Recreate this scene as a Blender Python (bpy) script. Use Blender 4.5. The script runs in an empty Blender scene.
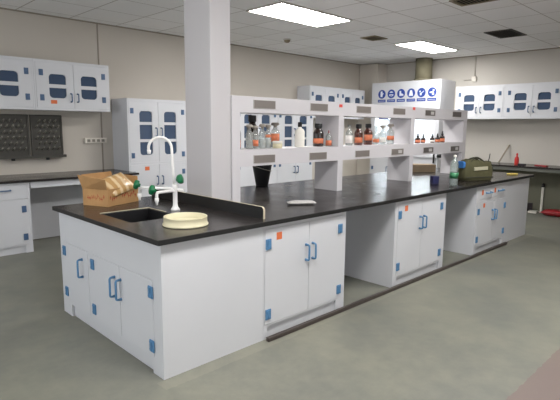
import bpy, bmesh, math, random
from mathutils import Vector, Matrix
random.seed(7)
PI = math.pi
S = bpy.context.scene
COL = S.collection

# ------------------------------------------------------------------ materials
def srgb(r, g, b):
    f = lambda c: (c / 255 / 12.92) if c / 255 <= 0.04045 else ((c / 255 + 0.055) / 1.055) ** 2.4
    return (f(r), f(g), f(b), 1)

def mat(name, col, rough=0.5, metal=0.0, spec=0.5, var=0.0, scale=8.0, bump=0.0, bscale=60.0, stretch=None):
    m = bpy.data.materials.new(name); m.use_nodes = True
    nt = m.node_tree; b = nt.nodes['Principled BSDF']
    b.inputs['Base Color'].default_value = col
    b.inputs['Roughness'].default_value = rough
    b.inputs['Metallic'].default_value = metal
    b.inputs['Specular IOR Level'].default_value = spec
    tc = nt.nodes.new('ShaderNodeTexCoord')
    vec = tc.outputs['Object']
    if stretch:
        mp = nt.nodes.new('ShaderNodeMapping'); mp.inputs['Scale'].default_value = stretch
        nt.links.new(vec, mp.inputs[0]); vec = mp.outputs[0]
    if var > 0:
        n = nt.nodes.new('ShaderNodeTexNoise'); n.inputs['Scale'].default_value = scale; n.inputs['Detail'].default_value = 5
        nt.links.new(vec, n.inputs['Vector'])
        r = nt.nodes.new('ShaderNodeValToRGB')
        r.color_ramp.elements[0].position = 0.3; r.color_ramp.elements[1].position = 0.7
        r.color_ramp.elements[0].color = tuple(c * (1 - var) for c in col[:3]) + (1,)
        r.color_ramp.elements[1].color = tuple(min(1, c * (1 + var)) for c in col[:3]) + (1,)
        nt.links.new(n.outputs['Fac'], r.inputs[0]); nt.links.new(r.outputs[0], b.inputs['Base Color'])
    if bump > 0:
        n2 = nt.nodes.new('ShaderNodeTexNoise'); n2.inputs['Scale'].default_value = bscale; n2.inputs['Detail'].default_value = 4
        nt.links.new(vec, n2.inputs['Vector'])
        bp = nt.nodes.new('ShaderNodeBump'); bp.inputs['Strength'].default_value = bump; bp.inputs['Distance'].default_value = 0.01
        nt.links.new(n2.outputs['Fac'], bp.inputs['Height']); nt.links.new(bp.outputs[0], b.inputs['Normal'])
    return m

def glass(name, tint, gloss=0.08, rough=0.03, body=None, bodyfac=0.0, edge=.6):
    m = bpy.data.materials.new(name); m.use_nodes = True
    nt = m.node_tree; nt.nodes.clear()
    out = nt.nodes.new('ShaderNodeOutputMaterial')
    t = nt.nodes.new('ShaderNodeBsdfTransparent'); t.inputs[0].default_value = tint
    g = nt.nodes.new('ShaderNodeBsdfGlossy'); g.inputs['Roughness'].default_value = rough
    lw = nt.nodes.new('ShaderNodeLayerWeight'); lw.inputs[0].default_value = 0.25
    mr = nt.nodes.new('ShaderNodeMapRange'); mr.inputs[3].default_value = gloss; mr.inputs[4].default_value = min(1, gloss + edge)
    nt.links.new(lw.outputs['Facing'], mr.inputs[0])
    mx = nt.nodes.new('ShaderNodeMixShader')
    nt.links.new(mr.outputs[0], mx.inputs[0])
    first = t.outputs[0]
    if body:
        d = nt.nodes.new('ShaderNodeBsdfDiffuse'); d.inputs[0].default_value = body
        m2 = nt.nodes.new('ShaderNodeMixShader'); m2.inputs[0].default_value = bodyfac
        nt.links.new(t.outputs[0], m2.inputs[1]); nt.links.new(d.outputs[0], m2.inputs[2]); first = m2.outputs[0]
    nt.links.new(first, mx.inputs[1]); nt.links.new(g.outputs[0], mx.inputs[2])
    nt.links.new(mx.outputs[0], out.inputs[0])
    return m

def emit(name, col, strength):
    m = bpy.data.materials.new(name); m.use_nodes = True
    nt = m.node_tree; nt.nodes.clear()
    out = nt.nodes.new('ShaderNodeOutputMaterial'); e = nt.nodes.new('ShaderNodeEmission')
    e.inputs[0].default_value = col; e.inputs[1].default_value = strength
    nt.links.new(e.outputs[0], out.inputs[0])
    return m

M = {}
M['white'] = mat('white_polypropylene', srgb(209, 210, 214), 0.42, var=0.015, scale=3)
M['white_in'] = mat('white_board_inside', srgb(205, 210, 220), 0.55)
M['shelfwhite'] = mat('shelf_white', srgb(204, 201, 204), 0.45, var=0.012, scale=3)
M['column'] = mat('column_paint', srgb(191, 188, 190), 0.6, var=0.015, scale=2)
M['blue'] = mat('blue_plastic', srgb(84, 130, 170), 0.4)
M['dblue'] = mat('dark_blue_plastic', srgb(78, 104, 138), 0.4)  # blue of the farther cabinets, their dimness put into the colour
M['orange'] = mat('orange_sticker', srgb(216, 112, 64), 0.6)
M['redstick'] = mat('red_sticker', srgb(220, 80, 70), 0.6)
M['pane'] = glass('blue_tinted_glass', (0.22, 0.30, 0.42, 1), 0.04, .05, srgb(92, 112, 142), 0.55, .15)
M['clearpane'] = glass('clear_sash_glass', (0.93, 0.96, 0.96, 1), 0.03)
M['black'] = mat('black_plastic', srgb(26, 26, 28), 0.45)
M['dkgrey'] = mat('dark_grey_rack', srgb(66, 64, 58), 0.5)
M['peg'] = mat('peg_grey', srgb(136, 132, 122), 0.4)
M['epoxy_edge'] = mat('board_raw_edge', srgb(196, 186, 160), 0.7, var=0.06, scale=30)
M['label_grey'] = mat('grey_socket_plate', srgb(120, 113, 108), 0.5)
M['label_frame'] = mat('pale_socket_frame', srgb(188, 184, 182), 0.5)
M['label_dark'] = mat('dark_socket_plate', srgb(92, 87, 84), 0.45)
M['cream'] = mat('cream_plastic', srgb(208, 200, 168), 0.5, var=0.02, scale=12)
M['faucetwhite'] = mat('white_coated_pipe', srgb(238, 236, 234), 0.3)
M['green'] = mat('green_knob', srgb(6, 104, 62), 0.4)
M['card'] = mat('cardboard', srgb(182, 140, 92), 0.85, var=0.10, scale=9, bump=0.15)
M['card2'] = mat('pale_cardboard', srgb(168, 148, 122), 0.85, var=0.06, scale=9)
M['kraft'] = mat('kraft_paper', srgb(202, 170, 118), 0.6, var=0.10, scale=14, bump=0.3, bscale=25)
M['film'] = mat('glossy_film', srgb(206, 168, 112), 0.16, var=0.12, scale=18, bump=0.5, bscale=30)
M['redink'] = mat('red_ink', srgb(168, 62, 42), 0.8)
M['amber'] = glass('amber_glass', (0.55, 0.20, 0.08, 1), 0.05, 0.05, srgb(78, 32, 18), 0.55)
M['damber'] = glass('dark_amber_glass', (0.20, 0.08, 0.05, 1), 0.05, 0.05, srgb(40, 24, 20), 0.8)
M['clear'] = glass('clear_bottle_glass', (0.86, 0.90, 0.90, 1), 0.08, 0.05, srgb(222, 222, 218), 0.26)
M['liquid'] = glass('clear_liquid', (0.80, 0.85, 0.86, 1), 0.02, 0.05, srgb(226, 224, 218), 0.35)
M['pet'] = glass('clear_water_bottle', (0.84, 0.90, 0.88, 1), 0.10, 0.08, srgb(190, 205, 200), 0.18)
M['greenlab'] = mat('green_bottle_label', srgb(58, 122, 84), 0.4, var=0.35, scale=25)
M['stopper'] = mat('frosted_stopper', srgb(168, 160, 150), 0.5, var=0.1, scale=40)
M['orlab'] = mat('orange_label', srgb(206, 118, 82), 0.6, var=0.2, scale=40)
M['whlab'] = mat('white_label', srgb(232, 228, 222), 0.6)
M['ivory'] = mat('ivory_plastic', srgb(236, 232, 222), 0.45)
M['olive'] = mat('olive_canvas', srgb(80, 78, 52), 0.9, var=0.18, scale=9, bump=0.35, bscale=30)
M['oliveD'] = mat('dark_olive_webbing', srgb(58, 58, 44), 0.9)
M['cloth'] = mat('pale_patch', srgb(176, 172, 148), 0.85)
M['skyblue'] = mat('blue_cloth', srgb(56, 120, 190), 0.7, bump=0.4, bscale=25)
M['navy'] = mat('navy_card', srgb(40, 42, 84), 0.5)
M['yellow'] = mat('yellow_sponge', srgb(224, 200, 104), 0.8)
M['red'] = mat('red_plastic', srgb(196, 44, 40), 0.4)
M['dred'] = mat('dark_red_plastic', srgb(150, 34, 40), 0.4, var=0.2, scale=10)
M['polythene'] = mat('grey_polythene', srgb(186, 182, 180), 0.3, var=0.1, scale=20, bump=0.6, bscale=24)
M['rail'] = mat('brown_metal_rail', srgb(84, 76, 72), 0.35, metal=0.4)
M['conduit'] = mat('conduit_plastic', srgb(176, 170, 160), 0.6)
M['duct'] = mat('olive_duct', srgb(126, 120, 98), 0.7, var=0.1, scale=6)
M['navyblue'] = mat('sign_blue', srgb(34, 66, 150), 0.5)
M['signwhite'] = mat('sign_white', srgb(226, 232, 244), 0.5)
M['ventdark'] = mat('vent_dark', srgb(70, 66, 60), 0.7)
M['ventblack'] = mat('vent_cavity', srgb(38, 36, 33), 0.9)
M['diff'] = mat('diffuser_tan', srgb(140, 128, 104), 0.7)
M['ivorywall'] = mat('ivory_socket', srgb(218, 212, 202), 0.5)
M['trim'] = mat('wall_joint', srgb(150, 141, 130), 0.8)
M['frame'] = mat('light_frame', srgb(190, 186, 178), 0.5)
M['darkstuff'] = mat('dark_rubber', srgb(44, 36, 42), 0.7)
M['wood'] = mat('grey_wood_stick', srgb(150, 140, 124), 0.8)
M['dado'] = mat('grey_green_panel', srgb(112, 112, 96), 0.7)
M['tablegrey'] = mat('grey_table_frame', srgb(112, 114, 106), 0.5)
M['lamp'] = emit('ceiling_panel_light', (1.0, 0.985, 0.965, 1), 16.0)
M['daylight'] = emit('window_daylight', (0.92, 0.96, 1.0, 1), 1.2)  # fill glow for the window added in the rear wall
M['daylight2'] = emit('window_daylight_dim', (0.92, 0.96, 1.0, 1), 1.4)  # fill glow for the window added in the near wall
M['wframe'] = mat('window_frame_white', srgb(225, 225, 225), .5)
M['hoodlamp'] = emit('hood_lamp_light', (0.95, 0.98, 1.0, 1), 22.0)

def stripes(m, ca, cb, sc):
    nt = m.node_tree; b = nt.nodes['Principled BSDF']
    tc = nt.nodes.new('ShaderNodeTexCoord'); w_ = nt.nodes.new('ShaderNodeTexWave'); w_.inputs['Scale'].default_value = sc; w_.inputs['Distortion'].default_value = 3.5; w_.inputs['Detail'].default_value = 3
    r_ = nt.nodes.new('ShaderNodeValToRGB'); r_.color_ramp.elements[0].position = .45; r_.color_ramp.elements[1].position = .85
    r_.color_ramp.elements[0].color = ca; r_.color_ramp.elements[1].color = cb
    nt.links.new(tc.outputs['Object'], w_.inputs['Vector']); nt.links.new(w_.outputs['Color'], r_.inputs[0]); nt.links.new(r_.outputs[0], b.inputs['Base Color'])
stripes(M['film'], srgb(194, 152, 98), srgb(226, 200, 156), 4)
def epoxy():
    m = mat('black_epoxy_top', srgb(47, 43, 42), 0.30, spec=0.45, var=0.16, scale=3.0)
    nt = m.node_tree; b = nt.nodes['Principled BSDF']
    tc = nt.nodes.new('ShaderNodeTexCoord'); n = nt.nodes.new('ShaderNodeTexNoise')
    n.inputs['Scale'].default_value = 5; n.inputs['Detail'].default_value = 6
    mr = nt.nodes.new('ShaderNodeMapRange'); mr.inputs[3].default_value = 0.13; mr.inputs[4].default_value = 0.34
    nt.links.new(tc.outputs['Object'], n.inputs['Vector']); nt.links.new(n.outputs['Fac'], mr.inputs[0]); nt.links.new(mr.outputs[0], b.inputs['Roughness'])
    return m
M['epoxy'] = epoxy()
M['blackedge'] = mat('black_epoxy_edge', srgb(22, 22, 22), 0.5)

def floor_mat():
    m = mat('floor_coating', srgb(150, 150, 134), 0.42, spec=0.3)
    nt = m.node_tree; b = nt.nodes['Principled BSDF']; L = nt.links.new
    geo = nt.nodes.new('ShaderNodeNewGeometry')
    n1 = nt.nodes.new('ShaderNodeTexNoise'); n1.inputs['Scale'].default_value = 1.3; n1.inputs['Detail'].default_value = 8; n1.inputs['Roughness'].default_value = 0.62
    n2 = nt.nodes.new('ShaderNodeTexNoise'); n2.inputs['Scale'].default_value = 9; n2.inputs['Detail'].default_value = 8; n2.inputs['Roughness'].default_value = 0.7
    L(geo.outputs['Position'], n1.inputs['Vector']); L(geo.outputs['Position'], n2.inputs['Vector'])
    r1 = nt.nodes.new('ShaderNodeValToRGB'); r1.color_ramp.elements[0].position = .34; r1.color_ramp.elements[1].position = .66
    r1.color_ramp.elements[0].color = srgb(111, 112, 106); r1.color_ramp.elements[1].color = srgb(131, 130, 118)
    L(n1.outputs['Fac'], r1.inputs[0])
    r2 = nt.nodes.new('ShaderNodeValToRGB'); r2.color_ramp.elements[0].position = .3; r2.color_ramp.elements[1].position = .72
    r2.color_ramp.elements[0].color = (.86, .86, .86, 1); r2.color_ramp.elements[1].color = (1.08, 1.08, 1.06, 1)
    L(n2.outputs['Fac'], r2.inputs[0])
    mul = nt.nodes.new('ShaderNodeMixRGB'); mul.blend_type = 'MULTIPLY'; mul.inputs[0].default_value = 1
    L(r1.outputs[0], mul.inputs[1]); L(r2.outputs[0], mul.inputs[2])
    # red-brown painted floor strip along the aisle and a pale residue line around the island base
    sep = nt.nodes.new('ShaderNodeSeparateXYZ'); L(geo.outputs['Position'], sep.inputs[0])
    def M_(op, a_, b_=None, c_=None):
        n = nt.nodes.new('ShaderNodeMath'); n.operation = op
        for i, q in enumerate((a_, b_, c_)):
            if q is None: continue
            if isinstance(q, (int, float)): n.inputs[i].default_value = q
            else: L(q, n.inputs[i])
        return n.outputs[0]
    yj = M_('MULTIPLY_ADD', n2.outputs['Fac'], .05, sep.outputs[1])
    strip = M_('MULTIPLY', M_('LESS_THAN', yj, -1.455), .65)
    mx0 = nt.nodes.new('ShaderNodeMixRGB'); L(strip, mx0.inputs[0]); L(mul.outputs[0], mx0.inputs[1]); mx0.inputs[2].default_value = srgb(120, 98, 95)
    yy = M_('MULTIPLY_ADD', n2.outputs['Fac'], .04, sep.outputs[1])
    inb = M_('MULTIPLY', M_('GREATER_THAN', yy, -.085), M_('MULTIPLY', M_('LESS_THAN', sep.outputs[1], 0.0), M_('MULTIPLY', M_('GREATER_THAN', sep.outputs[0], -.05), M_('LESS_THAN', sep.outputs[0], 5.9))))
    res = M_('MULTIPLY', inb, M_('MULTIPLY', n1.outputs['Fac'], .26))
    mx = nt.nodes.new('ShaderNodeMixRGB'); L(res, mx.inputs[0]); L(mx0.outputs[0], mx.inputs[1]); mx.inputs[2].default_value = srgb(172, 168, 148)
    L(mx.outputs[0], b.inputs['Base Color'])
    mr2 = nt.nodes.new('ShaderNodeMapRange'); mr2.inputs[3].default_value = .34; mr2.inputs[4].default_value = .62
    L(n2.outputs['Fac'], mr2.inputs[0]); L(mr2.outputs[0], b.inputs['Roughness'])
    return m
M['floor'] = floor_mat()

def ceil_mat():
    m = mat('ceiling_tiles', srgb(196, 192, 188), 0.9)
    nt = m.node_tree; b = nt.nodes['Principled BSDF']; L = nt.links.new
    geo = nt.nodes.new('ShaderNodeNewGeometry'); sep = nt.nodes.new('ShaderNodeSeparateXYZ'); L(geo.outputs['Position'], sep.inputs[0])
    def line(sock, off, pitch):
        a = nt.nodes.new('ShaderNodeMath'); a.operation = 'SUBTRACT'; L(sock, a.inputs[0]); a.inputs[1].default_value = off - 40 * pitch
        d = nt.nodes.new('ShaderNodeMath'); d.operation = 'DIVIDE'; L(a.outputs[0], d.inputs[0]); d.inputs[1].default_value = pitch
        f = nt.nodes.new('ShaderNodeMath'); f.operation = 'FRACT'; L(d.outputs[0], f.inputs[0])
        p = nt.nodes.new('ShaderNodeMath'); p.operation = 'PINGPONG'; L(f.outputs[0], p.inputs[0]); p.inputs[1].default_value = .5
        c = nt.nodes.new('ShaderNodeMath'); c.operation = 'LESS_THAN'; L(p.outputs[0], c.inputs[0]); c.inputs[1].default_value = .010
        fl = nt.nodes.new('ShaderNodeMath'); fl.operation = 'FLOOR'; L(d.outputs[0], fl.inputs[0])
        return c.outputs[0], fl.outputs[0]
    lx, ix = line(sep.outputs[0], 2.6, .6475); ly, iy = line(sep.outputs[1], 1.68, .62)
    mxm = nt.nodes.new('ShaderNodeMath'); mxm.operation = 'MAXIMUM'; L(lx, mxm.inputs[0]); L(ly, mxm.inputs[1])
    cmb = nt.nodes.new('ShaderNodeCombineXYZ'); L(ix, cmb.inputs[0]); L(iy, cmb.inputs[1])
    wn = nt.nodes.new('ShaderNodeTexWhiteNoise'); L(cmb.outputs[0], wn.inputs['Vector'])
    rp = nt.nodes.new('ShaderNodeValToRGB'); rp.color_ramp.elements[0].color = srgb(232, 231, 230); rp.color_ramp.elements[1].color = srgb(240, 239, 239)
    L(wn.outputs['Value'], rp.inputs[0])
    mx = nt.nodes.new('ShaderNodeMixRGB'); L(mxm.outputs[0], mx.inputs[0]); L(rp.outputs[0], mx.inputs[1]); mx.inputs[2].default_value = srgb(178, 172, 168)
    L(mx.outputs[0], b.inputs['Base Color'])
    return m
M['ceiling'] = ceil_mat()
M['wall'] = mat('wall_paint_cream', srgb(196, 189, 179), 0.85, var=0.03, scale=1.2)
M['wallR'] = mat('wall_paint_pale', srgb(190, 185, 177), 0.85, var=0.03, scale=1.2)

# ------------------------------------------------------------------ mesh helpers
class MB:
    def __init__(s): s.bm = bmesh.new()
    def _tag(s, faces, mi, smooth=False):
        for f in faces:
            f.material_index = mi; f.smooth = smooth
    def box(s, x0, x1, y0, y1, z0, z1, mi=0, bev=0.0, rot=None, piv=None):
        bm = s.bm
        vs = [bm.verts.new(p) for p in [(x0, y0, z0), (x1, y0, z0), (x1, y1, z0), (x0, y1, z0), (x0, y0, z1), (x1, y0, z1), (x1, y1, z1), (x0, y1, z1)]]
        fs = [bm.faces.new([vs[i] for i in q]) for q in [(3, 2, 1, 0), (4, 5, 6, 7), (0, 1, 5, 4), (1, 2, 6, 5), (2, 3, 7, 6), (3, 0, 4, 7)]]
        s._tag(fs, mi)
        if bev > 0:
            es = list({e for f in fs for e in f.edges})
            r = bmesh.ops.bevel(bm, geom=es, offset=bev, segments=2, affect='EDGES', profile=.5)
            for f in r['faces']: f.material_index = mi
            vs = list({v for f in r['faces'] for v in f.verts} | {v for v in vs if v.is_valid})
        if rot is not None:
            p = Vector(piv or ((x0 + x1) / 2, (y0 + y1) / 2, (z0 + z1) / 2))
            bmesh.ops.transform(bm, matrix=Matrix.Translation(p) @ rot.to_4x4() @ Matrix.Translation(-p), verts=[v for v in vs if v.is_valid])
        return s
    def prism(s, pts, axis, a, b, mi=0, smooth_side=False):
        """polygon pts (2D) extruded along axis ('y': pts are x,z ; 'z': x,y ; 'x': y,z)"""
        def P(p, t):
            return {'y': (p[0], t, p[1]), 'z': (p[0], p[1], t), 'x': (t, p[0], p[1])}[axis]
        bm = s.bm
        A = [bm.verts.new(P(p, a)) for p in pts]; B = [bm.verts.new(P(p, b)) for p in pts]
        n = len(pts); fs = [bm.faces.new(A), bm.faces.new(B[::-1])]
        s._tag(fs, mi)
        sd = [bm.faces.new([A[i], B[i], B[(i + 1) % n], A[(i + 1) % n]]) for i in range(n)]
        s._tag(sd, mi, smooth_side)
        bmesh.ops.recalc_face_normals(bm, faces=fs + sd)
        return s
    def plate_hole(s, outer, inner, y0, y1, mi=0):
        """outer/inner 2D loops (x,z) -> plate with holes between y0 and y1; inner: list of loops"""
        tmp = bmesh.new(); es = []
        for lp in [outer] + inner:
            vs = [tmp.verts.new((p[0], y0, p[1])) for p in lp]
            es += [tmp.edges.new((vs[i], vs[(i + 1) % len(vs)])) for i in range(len(vs))]
        r = bmesh.ops.triangle_fill(tmp, use_beauty=True, use_dissolve=False, edges=es)
        tmp.faces.ensure_lookup_table()
        g = bmesh.ops.extrude_face_region(tmp, geom=tmp.faces[:])
        bmesh.ops.translate(tmp, vec=(0, y1 - y0, 0), verts=[v for v in g['geom'] if isinstance(v, bmesh.types.BMVert)])
        bmesh.ops.recalc_face_normals(tmp, faces=tmp.faces[:])
        for f in tmp.faces: f.material_index = mi
        me = bpy.data.meshes.new('t'); tmp.to_mesh(me); tmp.free(); s.bm.from_mesh(me); bpy.data.meshes.remove(me)
        return s
    def lathe(s, prof, n=20, mi=0, c=(0, 0, 0), a0=0, a1=2 * PI, smooth=True, cap=True):
        bm = s.bm; full = abs(a1 - a0 - 2 * PI) < 1e-6
        rings = []
        k = n if full else n + 1
        for r, z in prof:
            if r < 1e-6: rings.append([bm.verts.new((c[0], c[1], c[2] + z))])
            else: rings.append([bm.verts.new((c[0] + r * math.cos(a0 + (a1 - a0) * i / n), c[1] + r * math.sin(a0 + (a1 - a0) * i / n), c[2] + z)) for i in range(k)])
        fs = []
        for A, B in zip(rings, rings[1:]):
            for i in range(n):
                j = (i + 1) % k if full else i + 1
                if len(A) == 1 and len(B) == 1: continue
                if len(A) == 1: fs.append(bm.faces.new([A[0], B[j], B[i]]))
                elif len(B) == 1: fs.append(bm.faces.new([A[i], A[j], B[0]]))
                else: fs.append(bm.faces.new([A[i], A[j], B[j], B[i]]))
        s._tag(fs, mi, smooth)
        bmesh.ops.recalc_face_normals(bm, faces=fs)
        return s
    def tube(s, path, r, n=10, mi=0, rads=None):
        bm = s.bm; P = [Vector(p) for p in path]; rings = []
        up = Vector((0, 0, 1)); prev = None
        for i, p in enumerate(P):
            t = (P[min(i + 1, len(P) - 1)] - P[max(i - 1, 0)]).normalized()
            if prev is None:
                a = up if abs(t.dot(up)) < .9 else Vector((1, 0, 0)); u = t.cross(a).normalized()
            else:
                u = (prev - t * prev.dot(t)).normalized()
            prev = u; v = t.cross(u); rr = rads[i] if rads else r
            rings.append([bm.verts.new(p + u * rr * math.cos(2 * PI * k / n) + v * rr * math.sin(2 * PI * k / n)) for k in range(n)])
        fs = []
        for A, B in zip(rings, rings[1:]):
            for i in range(n): fs.append(bm.faces.new([A[i], A[(i + 1) % n], B[(i + 1) % n], B[i]]))
        s._tag(fs, mi, True)
        e = [bm.faces.new(rings[0][::-1]), bm.faces.new(rings[-1])]; s._tag(e, mi)
        bmesh.ops.recalc_face_normals(bm, faces=fs + e)
        return s
    def xform(s, m):
        bmesh.ops.transform(s.bm, matrix=m, verts=s.bm.verts[:]); return s
    def build(s, name, mats, parent=None, loc=(0, 0, 0), rz=0.0, bevel=0.0):
        me = bpy.data.meshes.new(name); s.bm.to_mesh(me); s.bm.free()
        for m in (mats if isinstance(mats, (list, tuple)) else [mats]): me.materials.append(m)
        o = bpy.data.objects.new(name, me); COL.objects.link(o)
        o.parent = parent; o.location = loc; o.rotation_euler = (0, 0, rz)
        if bevel > 0:
            md = o.modifiers.new('bevel', 'BEVEL'); md.width = bevel; md.segments = 2; md.limit_method = 'ANGLE'
        return o

def tag(o, label, cat, group=None):
    o['label'] = label; o['category'] = cat
    if group: o['group'] = group
    return o
def thing(name, label, cat, loc=(0, 0, 0), rz=0.0, group=None):
    o = bpy.data.objects.new(name, None); COL.objects.link(o); o.empty_display_size = .1
    o.location = loc; o.rotation_euler = (0, 0, rz)
    return tag(o, label, cat, group)
def structure(o):
    o['kind'] = 'structure'; return o
def rrect(x0, x1, z0, z1, r, n=5):
    pts = []
    for cx, cz, a in [(x1 - r, z0 + r, -PI / 2), (x1 - r, z1 - r, 0), (x0 + r, z1 - r, PI / 2), (x0 + r, z0 + r, PI)]:
        for i in range(n + 1):
            t = a + PI / 2 * i / n; pts.append((cx + r * math.cos(t), cz + r * math.sin(t)))
    return pts
def dup(root, loc, rz, label, group=None):
    r = root.copy(); COL.objects.link(r); r.location = loc; r.rotation_euler = (0, 0, rz); r['label'] = label
    if group: r['group'] = group
    def rec(src, dst):
        for ch in list(src.children):
            if ch == dst: continue
            c = ch.copy(); COL.objects.link(c); c.parent = dst; rec(ch, c)
    rec(root, r)
    return r

# ------------------------------------------------------------------ room
XW0, XW1, YW0, YW1, ZC = -3.6, 8.03, -4.2, 4.35, 2.86
structure(MB().box(XW0, XW1, YW0, YW1, -.1, 0).build('floor', M['floor']))
structure(MB().box(XW0, XW1, YW0, YW1, ZC, ZC + .1).build('ceiling', M['ceiling']))
structure(MB().box(XW0 - .12, XW1 + .12, YW1, YW1 + .12, -.1, ZC + .1).build('wall_left', M['wall']))
structure(MB().box(XW1, XW1 + .12, YW0, YW1, -.1, ZC + .1).build('wall_right', M['wallR']))
structure(MB().box(XW0 - .12, XW1 + .12, YW0 - .12, YW0, -.1, ZC + .1).build('wall_rear', M['wall']))
structure(MB().box(XW0 - .12, XW0, YW0, YW1, -.1, ZC + .1).build('wall_near', M['wall']))
structure(MB().box(1.672, 1.69, YW1 - .006, YW1, 0, ZC).build('trim_1', M['trim']))
structure(MB().box(XW0, XW1, YW1 - .012, YW1, ZC - .018, ZC).build('trim_2', M['trim']))
structure(MB().box(XW1 - .012, XW1, YW0, YW1 - .02, ZC - .018, ZC).build('trim_3', M['trim']))
# glowing window added in the rear wall, out of view, as fill light
for i, (xa, xb) in enumerate(((-.6, 2.4),)):
    wr = structure(MB().box(xa - .06, xb + .06, YW0 + .001, YW0 + .05, .84, .90).box(xa - .06, xb + .06, YW0 + .001, YW0 + .05, 2.5, 2.56).box(xa - .06, xa, YW0 + .001, YW0 + .05, .90, 2.5).box(xb, xb + .06, YW0 + .001, YW0 + .05, .90, 2.5).box((xa + xb) / 2 - .03, (xa + xb) / 2 + .03, YW0 + .001, YW0 + .05, .90, 2.5).build('window_%d' % (i + 1), M['wframe']))
    MB().box(xa, xb, YW0 + .002, YW0 + .012, .90, 2.5).build('pane', M['daylight'], wr)
wa, wb2, ws = -1.6, 3.5, .55
wr = structure(MB().box(XW0 + .001, XW0 + .05, wa - .06, wb2 + .06, ws - .06, ws).box(XW0 + .001, XW0 + .05, wa - .06, wb2 + .06, 2.4, 2.46).box(XW0 + .001, XW0 + .05, wa - .06, wa, ws, 2.4).box(XW0 + .001, XW0 + .05, wb2, wb2 + .06, ws, 2.4).box(XW0 + .001, XW0 + .05, .92, .98, ws, 2.4).build('window_2', M['wframe']))
MB().box(XW0 + .002, XW0 + .012, wa, wb2, ws, 2.4).build('pane', M['daylight2'], wr)  # glowing window added out of view, fill for the island end and left floor
# boxed pipe casing in the far corner
structure(MB().box(7.66, XW1 - .002, 3.86, YW1 - .014, 0, ZC - .02).build('trim_4', M['wall'], bevel=.004))
# painted column standing through the worktop
structure(MB().box(.850, 1.043, .66, 1.0, 0, ZC).build('column', M['column'], bevel=.006))

# ------------------------------------------------------------------ cabinet pieces
def hinge(parent, x, z, y, m, w=.05, h=.075):
    b = MB().box(x - w / 2, x + w / 2, y - .009, y, z - h / 2, z + h / 2, bev=.003)
    b.box(x - .006, x + .006, y - .014, y - .007, z - h / 2 + .006, z + h / 2 - .006, bev=.002)
    for dz in (-.3, .3):
        for dx in (-.33, .33):
            b.box(x + dx * w - .004, x + dx * w + .004, y - .0115, y - .008, z + dz * h - .004, z + dz * h + .004)
    return b.build('hinge', m, parent)
def handle(parent, x, z, y, m, h=.115, horizontal=False, out=.036, r=.0075):
    pts = []
    for k in range(5):
        a = PI / 2 * k / 4; pts.append((y - out + .012 - .012 * math.sin(a), h / 2 - .012 + .012 * math.cos(a)))
    prof = [(y + .001, h / 2)] + pts
    prof = prof + [(p[0], -p[1]) for p in reversed(prof)]
    path = [(x + q[1], q[0], z) if horizontal else (x, q[0], z + q[1]) for q in prof]
    b = MB().tube(path, r, 8, rads=[r * 1.5] + [r] * (len(path) - 2) + [r * 1.5])
    return b.build('handle', m, parent)

def door(root, x0, x1, z0, z1, side, hm, hinges, hx=None, hz=None, hh=.115, win=None, bars=(), g=.0018, yf=-.003):
    """overlay door, front at y=yf; win=(x0,x1,z0,z1,r)"""
    b = MB(); yb = .0165
    if win:
        b.plate_hole([(x0 + g, z0 + g), (x1 - g, z0 + g), (x1 - g, z1 - g), (x0 + g, z1 - g)], [rrect(*win)], yf, yb)
        o = b.build('door', M['white'], root)
        MB().prism(rrect(win[0] - .012, win[1] + .012, win[2] - .012, win[3] + .012, win[4] + .01), 'y', yb + .0005, yb + .0045).build('glass_pane', M['pane'], o)
        for za, zb in bars:
            MB().box(win[0] - .002, win[1] + .002, yf + .001, .010, za, zb).build('glazing_bar', M['white'], o)
    else:
        b.box(x0 + g, x1 - g, yf, yb, z0 + g, z1 - g)
        o = b.build('door', M['white'], root, bevel=.002)
    for x, z in hinges: hinge(o, x, z, yf, hm)
    if hx is not None: handle(o, hx, hz, yf, hm, hh)
    return o
def sticker(root, x, z, y=-.006, w=.052, h=.052, m='orange', name='sticker'):
    return MB().box(x - w / 2, x + w / 2, y - .0012, y, z - h / 2, z + h / 2).build(name, M[m], root)

def carcass(root, w, d, z0, z1, opening=None, toe=None, back=True, shelf_z=(), y0=.0, top=True):
    """hollow box; opening (x0,x1,za,zb) list in the face frame; toe (x0,x1,z)"""
    t = .018; b = MB()
    b.box(0, t, y0 + t, d, z0, z1); b.box(w - t, w, y0 + t, d, z0, z1)
    if top: b.box(t, w - t, y0 + t, d, z1 - t, z1)
    zb = z0 + (toe[2] if toe else 0)
    b.box(t, w - t, y0 + t, d, zb, zb + t)
    if back: b.box(t, w - t, d - t, d, zb + t, z1 - t)
    for zs in shelf_z: b.box(t, w - t, y0 + t + .012, d - t, zs - .009, zs + .009)
    ins = [[(a, c), (e, c), (e, f), (a, f)] for a, e, c, f in (opening or [])]
    if toe:
        ta, tb, tz = toe
        outer = [(0, z0), (ta, z0), (ta, tz), (tb, tz), (tb, z0), (w, z0), (w, z1), (0, z1)]
    else: outer = [(0, z0), (w, z0), (w, z1), (0, z1)]
    b.plate_hole(outer, ins, y0, y0 + t)
    o = b.build('carcass', M['white'], root)
    if toe:
        MB().box(toe[0] - .02, toe[1] + .02, y0 + t + .001, y0 + t + .012, z0, toe[2] - .001).build('toe_kick', M['white'], root)
    return o

ZB = .819   # underside of worktop
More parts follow.
